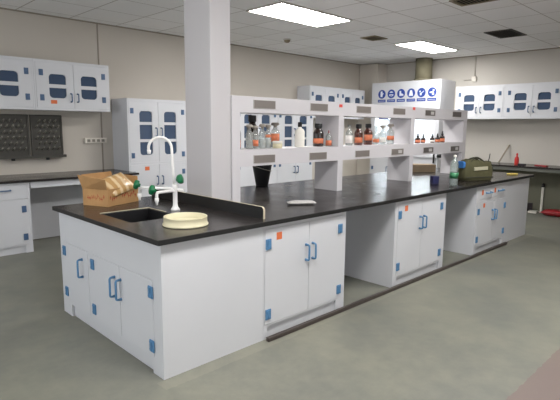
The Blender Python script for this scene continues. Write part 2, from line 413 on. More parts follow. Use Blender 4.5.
# --- sink base cabinet (faces -x)
sc = thing('sink_cabinet', 'white end cabinet under the sink with one single and one double blue-handled door', 'cabinet', (0, 1.5, 0), -PI / 2)
carcass(sc, 1.5, .788, 0, ZB, [(.055, .505, .105, .585), (.575, 1.40, .105, .585)], (.16, 1.38, .095), back=False, y0=.0, top=False)
MB().box(.018, .80, .77, .788, 0.113, ZB - .018).build('back_panel', M['white'], sc)
door(sc, .055, .505, .105, .585, 'L', M['blue'], [(.085, .515), (.095, .19)], .41, .443, .13, yf=-.003)
door(sc, .575, .985, .105, .585, 'L', M['blue'], [(.588, .51), (.588, .18)], .92, .43, .13, yf=-.003)
door(sc, .987, 1.40, .105, .585, 'R', M['blue'], [(1.384, .51), (1.384, .175)], 1.005, .43, .13, yf=-.003)
# --- cabinets along the front
def front_cab(x0, x1, label, doors_top, hl, hr, hzu, hzl, hc, hz, toe):
    r = thing('base_cabinet', label, 'cabinet', (x0, 0, 0), 0)
    w = x1 - x0
    ops = [(hl - x0 - .03, hr - x0 + .03, .105, doors_top)]
    if doors_top < .7: ops += [(.04, .445, .655, .795), (.457, .865, .655, .795)]
    carcass(r, w, .64, 0, ZB, ops, (toe[0] - x0, toe[1] - x0, toe[2]), y0=.0)
    a, b_ = hl - x0 - .03, hr - x0 + .03
    door(r, a, hc - x0, .105, doors_top, 'L', M['blue'], [(hl - x0, hzu), (hl - x0, hzl)], hc - x0 - .036, hz, .115, yf=-.003)
    door(r, hc - x0, b_, .105, doors_top, 'R', M['blue'], [(hr - x0, hzu), (hr - x0, hzl)], hc - x0 + .036, hz, .115, yf=-.003)
    return r
c1 = front_cab(.79, 1.69, 'white double-door base cabinet nearest the sink end of the island front', .79, .829, 1.612, .682, .18, 1.249, .56, (.825, 1.585, .093))
sticker(c1, .935 - .79, .727, -.003)
c2 = front_cab(2.416, 3.384, 'white double-door base cabinet between the two knee spaces of the island', .79, 2.49, 3.285, .685, .192, 2.89, .567, (2.48, 3.30, .093))
sticker(c2, 2.60 - 2.416, .735, -.003)
c3 = front_cab(4.125, 5.03, 'white island base cabinet with two drawers above its doors', .61, 4.193, 4.97, .514, .182, 4.625, .437, (4.18, 4.97, .088))
for a, b_, hx in ((.04, .445, 4.438 - 4.125), (.457, .865, 4.796 - 4.125)):
    d = MB().box(a + .0018, b_ - .0018, -.003, .015, .6568, .7932).build('drawer', M['white'], c3, bevel=.002)
    handle(d, hx, .722, -.003, M['blue'], .12, True)
    sticker(d, hx - .155, .735, -.003, .045, .06)
sticker(c3, 4.345 - 4.125, .575, -.003, .05, .05)
# --- blank end unit
eu = thing('end_cabinet', 'plain white closed panel unit at the far end of the island', 'cabinet', (5.032, 0, 0))
b = MB().box(0, .796, .006, .026, 0, ZB).box(0, .018, .026, 1.49, 0, ZB).box(.778, .796, .026, 1.49, 0, ZB).box(.018, .778, 1.472, 1.49, 0, ZB).box(.018, .778, .026, 1.472, .8, ZB)
b.build('carcass', M['white'], eu)
# --- knee space back panels
tag(MB().box(1.692, 2.414, .58, .598, 0, ZB).build('knee_space_panel', M['white'], bevel=.001), 'white back panel inside the island knee space nearer the sink', 'panel')
tag(MB().box(3.386, 4.123, .58, .598, 0, ZB).build('knee_space_panel', M['white'], bevel=.001), 'white back panel inside the island knee space beside the drawer cabinet', 'panel')

# --- island worktop with sink cut-out and column notch
wt = thing('island_worktop', 'long black epoxy worktop covering the whole laboratory island', 'worktop', (0, 0, ZB))
def top_mesh(xs, ys, holes, z0, z1, edge_mi=1):
    b = MB(); bm = b.bm; nx, ny = len(xs) - 1, len(ys) - 1
    solid = lambda i, j: 0 <= i < nx and 0 <= j < ny and (i, j) not in holes
    V = {}
    def v(i, j, z):
        k = (i, j, z)
        if k not in V: V[k] = bm.verts.new((xs[i], ys[j], z))
        return V[k]
    for i in range(nx):
        for j in range(ny):
            if not solid(i, j): continue
            f = bm.faces.new([v(i, j, z1), v(i + 1, j, z1), v(i + 1, j + 1, z1), v(i, j + 1, z1)]); f.material_index = 0
            f = bm.faces.new([v(i, j + 1, z0), v(i + 1, j + 1, z0), v(i + 1, j, z0), v(i, j, z0)]); f.material_index = 0
            for di, dj, p, q in ((-1, 0, (i, j + 1), (i, j)), (1, 0, (i + 1, j), (i + 1, j + 1)), (0, -1, (i, j), (i + 1, j)), (0, 1, (i + 1, j + 1), (i, j + 1))):
                if not solid(i + di, j + dj):
                    f = bm.faces.new([v(*p, z0), v(*q, z0), v(*q, z1), v(*p, z1)]); f.material_index = edge_mi
    return b
SX0, SX1, SY0, SY1 = .10, .475, .53, .97
top_mesh([-.036, SX0, SX1, .846, 1.047, 5.866], [-.036, SY0, .656, SY1, 1.004, 1.536], {(1, 1), (1, 2), (3, 2), (3, 3)}, 0, .031).build('tabletop', [M['epoxy'], M['blackedge']], wt, bevel=.002)
pts = [(.046, .031), (.046, .090)] + [(.046 + .025 - .025 * math.cos(a), .090 + .025 * math.sin(a)) for a in (.4, .8, 1.2, PI / 2)] + [(1.53, .115), (1.53, .031)]
lip = MB().prism(pts, 'x', .828, .8445)
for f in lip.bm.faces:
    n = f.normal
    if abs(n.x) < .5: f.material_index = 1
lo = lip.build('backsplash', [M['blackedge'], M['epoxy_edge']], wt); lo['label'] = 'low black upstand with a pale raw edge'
ZT = .850

# --- sink
sk = thing('sink', 'black rectangular sink set into the worktop beside the cream dish', 'sink', ((SX0 + SX1) / 2, (SY0 + SY1) / 2, ZT))
hx, hy = (SX1 - SX0) / 2 - .001, (SY1 - SY0) / 2 - .001
b = MB(); t = .008
b.box(-hx, -hx + t, -hy, hy, -.24, -.004).box(hx - t, hx, -hy, hy, -.24, -.004).box(-hx + t, hx - t, -hy, -hy + t, -.24, -.004).box(-hx + t, hx - t, hy - t, hy, -.24, -.004).box(-hx, hx, -hy, hy, -.248, -.24)
b.build('basin', M['black'], sk)
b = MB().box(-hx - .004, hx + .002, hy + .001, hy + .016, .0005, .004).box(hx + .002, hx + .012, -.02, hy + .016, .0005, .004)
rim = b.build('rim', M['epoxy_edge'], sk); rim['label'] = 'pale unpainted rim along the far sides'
MB().lathe([(0, -.238), (.03, -.238), (.034, -.234), (.03, -.232), (0, -.234)], 16).build('drain', M['peg'], sk)

# --- laboratory tap
fc = thing('lab_faucet', 'white gooseneck laboratory tap with green knobs beside the sink', 'faucet', (.584, .76, ZT))
MB().lathe([(0, 0), (.034, 0), (.034, .008), (.026, .018), (.020, .03), (.0175, .05), (.0175, .165), (.02, .17), (.02, .195), (.0155, .2), (.0, .2)], 18).build('pillar', M['faucetwhite'], fc)
dx, dy = Vector((-.85, .53)).normalized()
R = .083
path = [(0, 0, .19), (0, 0, .30), (0, 0, .462)]
for k in range(1, 13):
    a = PI * k / 12 * 1.03; q = R - R * math.cos(a); path.append((dx * q, dy * q, .462 + R * math.sin(a)))
e = path[-1]; path.append((e[0] - dx * .003, e[1] - dy * .003, e[2] - .012))
path = [(p[0] - .020 * min(1, p[2] / .46), p[1], p[2]) for p in path]
MB().tube(path, .0100, 12).build('gooseneck', M['faucetwhite'], fc)
MB().lathe([(0, 0), (.011, 0), (.014, .012), (.0145, .03), (0, .03)], 12).build('nozzle', M['faucetwhite'], fc, (path[-1][0], path[-1][1], path[-1][2] - .02))
def knob(parent, loc, d):
    """green lobed knob pointing along d"""
    b = MB(); prof = [(0, 0), (.014, 0), (.014, .010), (.032, .014), (.035, .028), (.032, .044), (.018, .050), (0, .050)]
    b.lathe(prof, 20)
    for v in b.bm.verts:
        if v.co.z > .014:
            a = math.atan2(v.co.y, v.co.x); f = 1 + .10 * math.cos(5 * a); v.co.x *= f; v.co.y *= f
    b.xform(Vector(d).to_track_quat('Z', 'Y').to_matrix().to_4x4())
    return b.build('knob', M['green'], parent, loc)
# side outlet arms
arm = MB().tube([(0, 0, .148), (-.145, -.02, .150), (-.160, -.022, .149), (-.168, -.023, .138), (-.169, -.023, .100)], .0115, 12)
arm = arm.build('side_arm', M['faucetwhite'], fc)
MB().lathe([(0, 0), (.007, 0), (.010, .02), (.015, .03), (.015, .052), (0, .052)], 12).build('nozzle', M['faucetwhite'], arm, (-.169, -.023, .058))
knob(arm, (-.178, -.030, .165), (-.9, .35, .25))
arm = MB().tube([(0, 0, .160), (-.10, .17, .160), (-.135, .235, .160), (-.148, .258, .152), (-.150, .262, .105)], .0115, 12)
arm = arm.build('side_arm', M['faucetwhite'], fc)
MB().lathe([(0, 0), (.007, 0), (.010, .02), (.015, .03), (.015, .052), (0, .052)], 12).build('nozzle', M['faucetwhite'], arm, (-.150, .262, .06))
knob(arm, (-.150, .245, .175), (-.8, .5, .3))
MB().tube([(0, 0, .155), (.045, -.045, .150)], .0115, 12).build('arm_stub', M['faucetwhite'], fc)
knob(fc, (.008, -.012, .228), (.55, -.75, .25))

# --- cream dish
ds = MB().lathe([(0, 0), (.142, 0), (.146, .004), (.146, .010), (.139, .014), (.138, .050), (.1405, .054), (.138, .057), (.132, .056), (.130, .022), (.127, .017), (0, .015)], 48)
tag(ds.build('round_dish', M['cream'], None, (.330, .243, ZT + .0005)), 'round shallow cream plastic dish on the black worktop corner', 'dish')

# --- cardboard box
def box_thing():
    r = thing('cardboard_box', 'open brown cardboard box with red printing beside the sink', 'box', (.262, 1.205, ZT + .001), math.radians(22))
    w, d, h, t = .36, .25, .135, .005
    b = MB().box(0, w, 0, t, 0, h).box(0, w, d - t, d, 0, h).box(0, t, t, d - t, 0, h).box(w - t, w, t, d - t, 0, h).box(t, w - t, t, d - t, 0, t)
    b.build('carton', M['card'], r)
    def flap(p0, p1, p2, p3):
        bm = MB(); A = [Vector(p) for p in (p0, p1, p2, p3)]; n = (A[1] - A[0]).cross(A[3] - A[0]).normalized() * .002
        va = [bm.bm.verts.new(p + n) for p in A]; vb = [bm.bm.verts.new(p - n) for p in A]
        bm.bm.faces.new(va); bm.bm.faces.new(vb[::-1])
        for i in range(4): bm.bm.faces.new([va[i], vb[i], vb[(i + 1) % 4], va[(i + 1) % 4]])
        bmesh.ops.recalc_face_normals(bm.bm, faces=bm.bm.faces[:])
        return bm.build('flap', M['card'], r)
    flap((0, 0, h), (0, d, h), (-.030, d + .015, h + .105), (-.050, -.03, h + .085))          # left flap opened outwards
    flap((w, d, h), (0, d, h), (.015, d + .02, h + .105), (w - .02, d + .02, h + .105))       # back flap standing up
    flap((w, 0, h), (w, d, h), (w + .03, d, h + .085), (w + .03, .03, h + .070))              # right flap
    # red printing on the two near faces: short ink strokes
    b = MB(); random.seed(3)
    for k in range(16):
        x = .03 + .30 * k / 16 + random.uniform(-.004, .004); z = .06 + random.uniform(-.012, .022)
        if k in (4, 5, 6): continue
        b.box(x, x + random.uniform(.006, .016), -.0008, 0, z, z + random.uniform(.004, .012))
        b.box(x + .004, x + .008, -.0008, 0, z - .012, z + .02)
    b.build('red_print', M['redink'], r)
    b = MB()
    for k in range(9):
        y = .03 + .18 * k / 9; z = .055 + random.uniform(-.008, .02)
        b.box(-.0008, 0, y, y + random.uniform(.006, .016), z, z + random.uniform(.004, .010)); b.box(-.0008, 0, y + .004, y + .008, z - .012, z + .02)
    b.build('red_print', M['redink'], r)
    return r
bx = box_thing()
# wrapped kraft packages inside, leaning over the rim
def pillow(name, w, d, h, m, label, cat, loc, rot, group=None, seed=1):
    random.seed(seed); b = MB(); n, k = 10, 8; top, bot = [], []
    for sgn, arr in ((1, top), (-1, bot)):
        for i in range(n + 1):
            for j in range(k + 1):
                u, v = i / n * 2 - 1, j / k * 2 - 1
                f = (1 - abs(u) ** 4) * (1 - abs(v) ** 4)
                z = sgn * h / 2 * (0.08 + .92 * f ** .5) + (random.uniform(-.1, .1) * h * f)
                arr.append(b.bm.verts.new((u * w / 2, v * d / 2, z)))
    fs = []
    for i in range(n):
        for j in range(k):
            a, c, e, g = i * (k + 1) + j, (i + 1) * (k + 1) + j, (i + 1) * (k + 1) + j + 1, i * (k + 1) + j + 1
            fs.append(b.bm.faces.new([top[a], top[c], top[e], top[g]])); fs.append(b.bm.faces.new([bot[g], bot[e], bot[c], bot[a]]))
    bd = [i * (k + 1) for i in range(n + 1)] + [n * (k + 1) + j for j in range(1, k + 1)] + [i * (k + 1) + k for i in range(n - 1, -1, -1)] + [j for j in range(k - 1, 0, -1)]
    for p, q in zip(bd, bd[1:] + bd[:1]): fs.append(b.bm.faces.new([top[q], top[p], bot[p], bot[q]]))
    for f in fs: f.smooth = True
    bmesh.ops.recalc_face_normals(b.bm, faces=fs)
    o = b.build(name, m, None, loc); o.rotation_euler = rot
    return tag(o, label, cat, group)
rz = math.radians(22); rot2 = Matrix.Rotation(rz, 3, 'Z')
def inbox(x, y, z): p = rot2 @ Vector((x, y, 0)); return (.262 + p.x, 1.205 + p.y, ZT + z)
pillow('kraft_package', .29, .19, .05, M['film'], 'shiny film-wrapped kraft package leaning out of the cardboard box', 'package', inbox(.185, .060, .160), (math.radians(40), math.radians(-8), rz + .05), seed=2)
pillow('kraft_package', .26, .18, .05, M['kraft'], 'dull brown paper package behind the film-wrapped one in the box', 'package', inbox(.20, .170, .140), (math.radians(22), math.radians(-6), rz), seed=5)

# --- crumpled plastic bag
pillow('plastic_bag', .235, .085, .03, M['polythene'], 'crumpled pale plastic bag lying on the worktop behind the island front edge', 'bag', (1.50, .315, ZT + .0165), (0, 0, math.radians(-38)), seed=9)

# --- reagent shelf
rs = thing('reagent_shelf', 'white two-tier reagent shelf standing along the middle of the island', 'shelf', (1.046, .65, ZT))
X0 = 1.046; D = .30
UP = [(0, .084), (1.329, 1.409), (2.670, 2.750), (4.020, 4.114)]
za, zb, zc, zd = 1.155 - ZT, 1.290 - ZT, 1.588 - ZT, 1.718 - ZT
for a, c in UP:
    MB().box(a, c, 0, D, .0005, za).box(a, c, 0, D, zb, zc).build('upright', M['shelfwhite'], rs, bevel=.0015)
MB().box(0, 4.114, -.0006, D, za, zb).build('lower_shelf', M['shelfwhite'], rs, bevel=.0015)
MB().box(0, 4.114, -.0006, D, zc, zd).build('upper_shelf', M['shelfwhite'], rs, bevel=.0015)
k = 0
for zc_, in ((1.659 - ZT,), (1.210 - ZT,)):
    for xc in (1.392, 2.078, 2.776, 3.444, 4.138, 4.843):
        x = xc - X0; y = -.0006
        f = MB().box(x - .126, x + .126, y - .005, y, zc_ - .036, zc_ + .036, bev=.002).build('socket_plate', M['label_frame'], rs)
        MB().box(x - .119, x + .119, y - .0062, y - .004, zc_ - .0315, zc_ + .0315).build('socket_cover', M['label_grey'] if xc < 3.9 else M['label_dark'], f)
        if xc > 3 and zc_ < .5 or xc == 4.138:
            MB().box(x + .01, x + .085, y - .009, y - .006, zc_ - .018, zc_ + .018, bev=.001).build('socket_outlet', M['label_frame'], f)
sticker(rs, 2.400 - X0, 1.684 - ZT, -.0006, .05, .028, 'redstick')
sticker(rs, 3.760 - X0, 1.700 - ZT, -.0006, .055, .032, 'redstick')

# --- bottles
ZS = 1.2905
CAMA = math.radians(222)
def band(r, z0, z1, a=1.15, c=CAMA):
    prof = [(r, z0), (r + .0008, z0), (r + .0008, z1), (r, z1)]
    return MB().lathe(prof, 14, 0, (0, 0, 0), c - a, c + a)
def bottle(kind, x, y, w, h, label, name='reagent_bottle', lab=None, cap='black', group=None, z=ZS, cat='bottle'):
    r = w / 2; t = thing(name, label, cat, (x, y, z), 0, group)
    gm = {'amber': M['amber'], 'dark': M['damber'], 'clear': M['clear'], 'ivory': M['ivory'], 'dropper': M['damber']}[kind]
    ch = .20 * h if kind != 'dropper' else .36 * h
    nb = h - ch                                   # top of glass neck
    sh = nb * .76
    nr = r * {'amber': .54, 'dark': .56, 'dropper': .34}.get(kind, .44)
    if kind == 'ivory': nr = r * .34; sh = nb * .80
    prof = [(0, 0), (r * .93, 0), (r, .006), (r, sh * .93), (r * .96, sh), (r * .75, sh + (nb - sh) * .45), (nr, sh + (nb - sh) * .75), (nr, nb), (nr * .9, nb + .001), (0, nb + .001)]
    MB().lathe(prof, 20).build('body', gm, t)
    if kind == 'clear':
        MB().lathe([(0, .003), (r * .9, .003), (r * .9, sh * .62), (0, sh * .62)], 18).build('contents', M['liquid'], t)
    if cap == 'black':
        MB().lathe([(0, nb + .0015), (nr * 1.22, nb + .0015), (nr * 1.28, nb + .006), (nr * 1.28, h - .004), (nr * 1.15, h), (0, h)], 18).build('cap', M['black'], t)
    elif cap == 'stopper':   # ground glass stopper with flat disc head
        MB().lathe([(0, nb + .0015), (nr * .9, nb + .0015), (nr * .8, nb + ch * .35), (nr * 1.9, nb + ch * .45), (nr * 2.1, nb + ch * .75), (nr * 1.5, h), (0, h)], 18).build('stopper', M['stopper'], t)
    elif cap == 'glass':
        MB().lathe([(0, nb + .0015), (nr * 1.0, nb + .0015), (nr * 1.15, nb + ch * .5), (nr * 1.15, h - .003), (nr, h), (0, h)], 18).build('stopper', M['clear'], t)
    elif cap == 'bulb':
        MB().lathe([(0, nb + .0015), (nr * 1.5, nb + .0015), (nr * 1.5, nb + ch * .32), (nr * .8, nb + ch * .36), (nr * .85, nb + ch * .7), (nr * .5, h), (0, h)], 14).build('dropper_bulb', M['black'], t)
    elif cap == 'pipette':
        MB().lathe([(0, nb + .0015), (nr * .5, nb + .0015), (nr * .42, h - .004), (0, h)], 12).build('dropper_bulb', M['dred'], t)
    if lab:
        band(r + .0004, sh * lab[1], sh * lab[2]).build('label', M[lab[0]], t)
    return t
G1 = 'reagent bottles on the island shelf'
yb = .80
bottle('clear', 1.222, .79, .05, .225, 'clear bottle half hidden by the left upright of the shelf', lab=('orlab', .1, .55), cap='glass', group=G1)
bottle('clear', 1.338, .78, .064, .205, 'leftmost fully visible clear glass-stoppered bottle without a label on the shelf', lab=None, cap='stopper', group=G1)
bottle('clear', 1.421, .80, .062, .195, 'clear glass-stoppered bottle with orange label, second in the left bay', lab=('orlab', .18, .62), cap='stopper', group=G1)
bottle('clear', 1.497, .79, .064, .210, 'clear glass-stoppered bottle in the middle of the left bay row', lab=None, cap='stopper', group=G1)
bottle('clear', 1.572, .80, .062, .205, 'clear stoppered bottle left of the one behind the cream jar', lab=('orlab', .75, .95), cap='stopper', group=G1)
bottle('clear', 1.690, .83, .085, .225, 'clear stoppered bottle with a broad orange label behind the small cream jar', lab=('orlab', .40, .92), cap='stopper', group=G1)
jr = thing('cream_jar', 'small cream-coloured jar in front of the stoppered bottles', 'jar', (1.628, .735, ZS))
MB().lathe([(0, 0), (.040, 0), (.043, .004), (.043, .042), (0, .042)], 20).build('body', M['cream'], jr)
MB().lathe([(0, .0425), (.045, .0425), (.045, .06), (.042, .063), (0, .063)], 20).build('lid', M['ivory'], jr)
bottle('dark', 1.473, .895, .100, .285, 'tall dark bottle with wide black cap behind the clear stoppered bottles', lab=None, group=G1)
t = bottle('ivory', 1.985, .80, .092, .232, 'ivory plastic bottle with small black cap standing alone', name='plastic_bottle', group=G1)
bottle('dark', 2.250, .80, .104, .222, 'large dark brown bottle with orange label beside the small pipette bottle', lab=('orlab', .22, .58), group=G1)
bottle('clear', 2.336, .74, .062, .160, 'small clear bottle with orange label and thin red dropper', lab=('orlab', .1, .62), cap='pipette', group=G1)
bottle('clear', 2.742, .80, .078, .215, 'clear bottle with white and orange label, leftmost in the middle bay', lab=('whlab', .2, .8), cap='glass', group=G1)
bottle('amber', 2.905, .80, .090, .222, 'left of the two amber black-capped bottles in the middle bay', lab=('orlab', .2, .6), group=G1)
bottle('amber', 3.080, .80, .096, .228, 'right of the two amber black-capped bottles in the middle bay', lab=('orlab', .35, .8), group=G1)
bottle('clear', 3.230, .80, .074, .205, 'clear stoppered bottle touching the right amber bottle', lab=('orlab', .2, .5), cap='glass', group=G1)
bottle('clear', 3.365, .80, .076, .215, 'clear glass-stoppered bottle second from the right in the middle bay', lab=('whlab', .2, .6), cap='stopper', group=G1)
bottle('clear', 3.520, .80, .088, .228, 'rightmost clear bottle with orange label in the middle bay', lab=('orlab', .35, .68), cap='stopper', group=G1)
G2 = 'small dropper bottles on the island shelf'
for x, w, h, lab in ((4.14, .066, .118, 'small brown dropper bottle with orange label, leftmost in the right bay'),
                     (4.275, .056, .114, 'small brown dropper bottle second from left in the right bay'),
                     (4.505, .060, .114, 'dark dropper bottle right of the gap in the right bay'),
                     (4.645, .066, .118, 'small brown dropper bottle second from right in the right bay'),
                     (4.775, .066, .152, 'tallest brown dropper bottle, rightmost in the right bay')):
    bottle('dropper', x, .80, w, h, lab, name='dropper_bottle', lab=('orlab', .15, .7) if x != 4.505 else ('whlab', .2, .6), cap='bulb', group=G2)

# --- things on the worktop
bk = thing('bucket', 'black tapered plastic bucket under the shelf on the far worktop edge', 'bucket', (2.11, 1.462, ZT + .0005))
MB().lathe([(0, 0), (.062, 0), (.066, .004), (.104, .215), (.108, .225), (.108, .236), (.100, .236), (.060, .01), (0, .008)], 28).build('body', M['black'], bk)
MB().tube([(.108 * math.cos(a), .108 * math.sin(a), .19 - .03 * math.sin(a - 4.0)) for a in [3.0 + 2.2 * k / 12 for k in range(13)]], .004, 6).build('handle', M['peg'], bk)
ct = thing('carton', 'small flat tan cardboard carton behind the far shelf uprights', 'box', (5.00, 1.22, ZT + .001), math.radians(-40))
MB().box(-.18, .18, -.11, .11, 0, .105).build('body', M['card2'], ct, bevel=.003)
MB().box(-.18, .18, -.11, -.002, .1055, .109).box(-.18, .18, .002, .11, .1055, .109).build('flap', M['card2'], ct)
nb_ = thing('small_box', 'small navy blue box on the worktop beside the water bottle', 'box', (3.745, .335, ZT + .001), math.radians(-25))
MB().box(-.04, .04, -.03, .03, 0, .072).build('body', M['navy'], nb_, bevel=.003)
MB().box(-.041, .041, -.031, .031, .0722, .086).build('lid', M['navy'], nb_, bevel=.002)
# water bottle
wb = thing('water_bottle', 'clear plastic water bottle with green label at the island front edge', 'bottle', (3.70, .085, ZT + .0005))
pr = [(0, .004), (.030, 0), (.042, .006), (.044, .02), (.043, .05), (.0445, .06), (.0435, .085), (.0445, .095), (.044, .20), (.0425, .215), (.044, .225), (.040, .255), (.026, .285), (.0145, .302), (.0135, .318), (.0, .318)]
MB().lathe(pr, 24).build('body', M['pet'], wb)
MB().lathe([(.0452, .085), (.0458, .085), (.0458, .150), (.0452, .150)], 24).build('label', M['greenlab'], wb)
MB().lathe([(0, .3185), (.0165, .3185), (.017, .322), (.017, .337), (.0155, .340), (0, .340)], 16).build('cap', M['ivory'], wb)
# olive tool bag
def bag():
    r = thing('tool_bag', 'olive green canvas tool bag with a pale patch at the island end', 'bag', (4.50, .205, ZT + .001), math.radians(-28))
    b = MB(); W, Dp, Hh = .195, .088, .262; rings = []; random.seed(4)
    N = 48
    for l, fw, fd in ((0, .97, .95), (.03, 1.0, 1.0), (.15, 1.03, 1.06), (.40, 1.03, 1.10), (.65, 1.0, 1.02), (.85, .97, .86), (.96, .95, .72), (1.0, .93, .62)):
        ring = []
        for k in range(N):
            a = 2 * PI * k / N; c, s_ = math.cos(a), math.sin(a); e_ = .30
            x = W * fw * math.copysign(abs(c) ** e_, c); y = Dp * fd * math.copysign(abs(s_) ** e_, s_)
            z = Hh * l * (1 - .13 * (.5 - .5 * math.cos((x / W + .35) * 3.2)) * l * l)
            j = .005 * (l > 0)
            ring.append(b.bm.verts.new((x + random.uniform(-j, j), y + random.uniform(-j, j), z)))
        rings.append(ring)
    rings.append([b.bm.verts.new((v.co.x * .93, v.co.y * .6, v.co.z - .035)) for v in rings[-1]])
    fs = []
    for A, B in zip(rings, rings[1:]):
        for i in range(N): fs.append(b.bm.faces.new([A[i], A[(i + 1) % N], B[(i + 1) % N], B[i]]))
    fs.append(b.bm.faces.new(rings[0][::-1])); fs.append(b.bm.faces.new(rings[-1]))
    for f in fs: f.smooth = True
    b.build('body', M['olive'], r)
    for y, hh, x0 in ((-.060, .055, -.02), (.058, .045, .0)):
        p = [(x0 - .10 + .20 * k / 10, y + .02 * (1 if y < 0 else -1) * math.sin(PI * k / 10), .222 + hh * math.sin(PI * k / 10)) for k in range(11)]
        MB().tube(p, .011, 8).build('handle', M['oliveD'], r)
    MB().box(-.090, .105, -.104, -.090, .128, .170, bev=.003, rot=Matrix.Rotation(-.05, 3, 'Y')).build('patch', M['cloth'], r)
    MB().box(-.195, .195, -.101, -.088, .034, .050, bev=.003).build('strap', M['oliveD'], r)
    MB().box(.197, .225, -.05, .05, .05, .16, bev=.01).build('side_pocket', M['oliveD'], r)
    f = MB().prism(rrect(-.070, .055, .150, .235, .03), 'x', -.222, -.190).build('side_flap', M['skyblue'], r, bevel=.008); f['label'] = 'bright blue cloth flap at the left end'
    MB().tube([(.160, -.03, .215), (.172, -.033, .28), (.180, -.03, .325)], .006, 8).build('strap_end', M['black'], r)
    return r
bg = bag()
tag(MB().box(-.065, .065, -.035, .035, 0, .022, bev=.005).build('sponge', M['yellow'], None, (5.60, .16, ZT + .001), math.radians(-30)), 'flat yellow sponge at the far corner of the island worktop', 'sponge')

# --- floor rail along the island front
tag(MB().box(0, 4.24, -.016, .016, 0, .030, bev=.005).build('floor_rail', M['rail'], None, (.792, -.040, .0005)), 'dark brown metal rail lying on the floor along the island front', 'rail')

# ------------------------------------------------------------------ left wall furniture
def hang_cab(label, loc, rz, w, group, stick=True, cat='cabinet'):
    z0, z1 = 1.654, 2.262; d = .325
    r = thing('wall_cabinet', label, cat, (loc[0], loc[1], z0), rz, group)
    H = z1 - z0
    carcass(r, w, d, 0, H, [(.02, w - .02, .03, H - .03)])
    ww = .21 * w / .95; gap = .093 * w / .95
    zw0, zw1 = 1.805 - z0, 2.097 - z0
    zm = (zw0 + zw1) / 2
    for sgn, x0, x1, side in ((-1, .02, w / 2, 'L'), (1, w / 2, w - .02, 'R')):
        if sgn < 0: wx0, wx1, hx_ = w / 2 - gap - ww, w / 2 - gap, .082
        else: wx0, wx1, hx_ = w / 2 + gap, w / 2 + gap + ww, w - .082
        door(r, x0, x1, .03, H - .03, side, M['dblue'], [(hx_, 2.108 - z0), (hx_, 1.806 - z0)], w / 2 + sgn * .042, 1.816 - z0, .10,
             (wx0, wx1, zw0, zw1, .045), [(zm - .022, zm + .022)])
    if stick: sticker(r, w / 2 - .255, 1.757 - z0, -.003, .075, .045)
    return r
G3 = 'white wall cabinets with blue windows'
hang_cab('white hanging cabinet with blue windows and orange sticker above the right peg rack', (.712, 4.02), 0, .95, G3)
hang_cab('white hanging cabinet cut by the left picture edge above the black peg racks', (-.240, 4.02), 0, .95, G3)
hang_cab('hanging cabinet above the shelf on the back wall, farther from the safety signs', (5.672, 4.02), 0, .93, G3, False)
hang_cab('hanging cabinet on the back wall directly left of the safety-sign hood', (6.604, 4.02), 0, .84, G3, False)
hang_cab('white hanging cabinet on the right wall next to the hood', (7.70, 2.075), -PI / 2, .915, G3, False)
hang_cab('white hanging cabinet on the right wall cut by the right picture edge', (7.70, 1.158), -PI / 2, .93, G3, False)

def tall_cab(label, x0, w, group):
    z1 = 1.843; d = .46
    r = thing('tall_cabinet', label, 'cabinet', (x0, 3.885, 0), 0, group)
    carcass(r, w, d, 0, z1, [(.02, w - .02, .96, z1 - .04), (.02, w - .02, .11, .93)], (.06, w - .06, .09), shelf_z=(1.0,))
    ww = .20; zw0, zw1 = 1.062, 1.675
    for sgn, xa, xb in ((-1, .02, w / 2), (1, w / 2, w - .02)):
        if sgn < 0: wx0, wx1, hx_ = w / 2 - .095 - ww, w / 2 - .095, .065
        else: wx0, wx1, hx_ = w / 2 + .095, w / 2 + .095 + ww, w - .065
        door(r, xa, xb, .96, z1 - .04, 'L', M['dblue'], [(hx_, 1.675), (hx_, 1.06)], w / 2 + sgn * .042, 1.385, .115,
             (wx0, wx1, zw0, zw1, .045), [(1.245, 1.285), (1.485, 1.525)])
        door(r, xa, xb, .11, .93, 'L', M['dblue'], [(hx_, .80), (hx_, .25)], w / 2 + sgn * .042, .695, .115)
    sticker(r, .275, .872, -.003, .07, .055)
    return r
G4 = 'tall white cabinets with windowed doors'
tall_cab('tall white windowed cabinet standing behind the gooseneck tap', 1.838, .945, G4)
tall_cab('tall white windowed cabinet seen through the left bay behind the clear bottles', 3.742, .945, G4)
tall_cab('tall white windowed cabinet seen behind the ivory plastic bottle', 4.692, .945, G4)

# wall counter on the left with its base cabinet
wc = thing('wall_counter', 'long black-topped counter along the left wall under the peg racks', 'counter', (-1.42, 3.585, .824))
MB().box(0, 3.245, 0, .765, 0, .026).build('top', [M['epoxy']], wc, bevel=.002)
MB().box(1.89, 3.23, .04, .058, -.075, -.001).build('apron', M['white'], wc)
MB().box(1.89, 3.23, .66, .678, -.82, -.001).build('back_panel', M['white'], wc)
MB().box(3.212, 3.23, .06, .66, -.8235, -.001).build('side_panel', M['white'], wc)
lc = thing('base_cabinet', 'white drawer base cabinet under the left wall counter', 'cabinet', (-.47, 3.62, 0))
carcass(lc, .925, .70, 0, ZB - .001, [(.02, .905, .10, .63), (.02, .905, .635, .80)], (.08, .85, .085))
for a, b_, hxx in ((.02, .461, .24), (.463, .905, .655)):
    d_ = MB().box(a + .0018, b_ - .0018, -.003, .015, .6368, .7982).build('drawer', M['white'], lc, bevel=.002)
    handle(d_, hxx, .742, -.003, M['dblue'], .13, True)
door(lc, .02, .461, .10, .63, 'L', M['dblue'], [(.07, .515), (.07, .19)], .41, .45)
door(lc, .463, .905, .10, .63, 'R', M['dblue'], [(.852, .515), (.852, .19)], .51, .45)

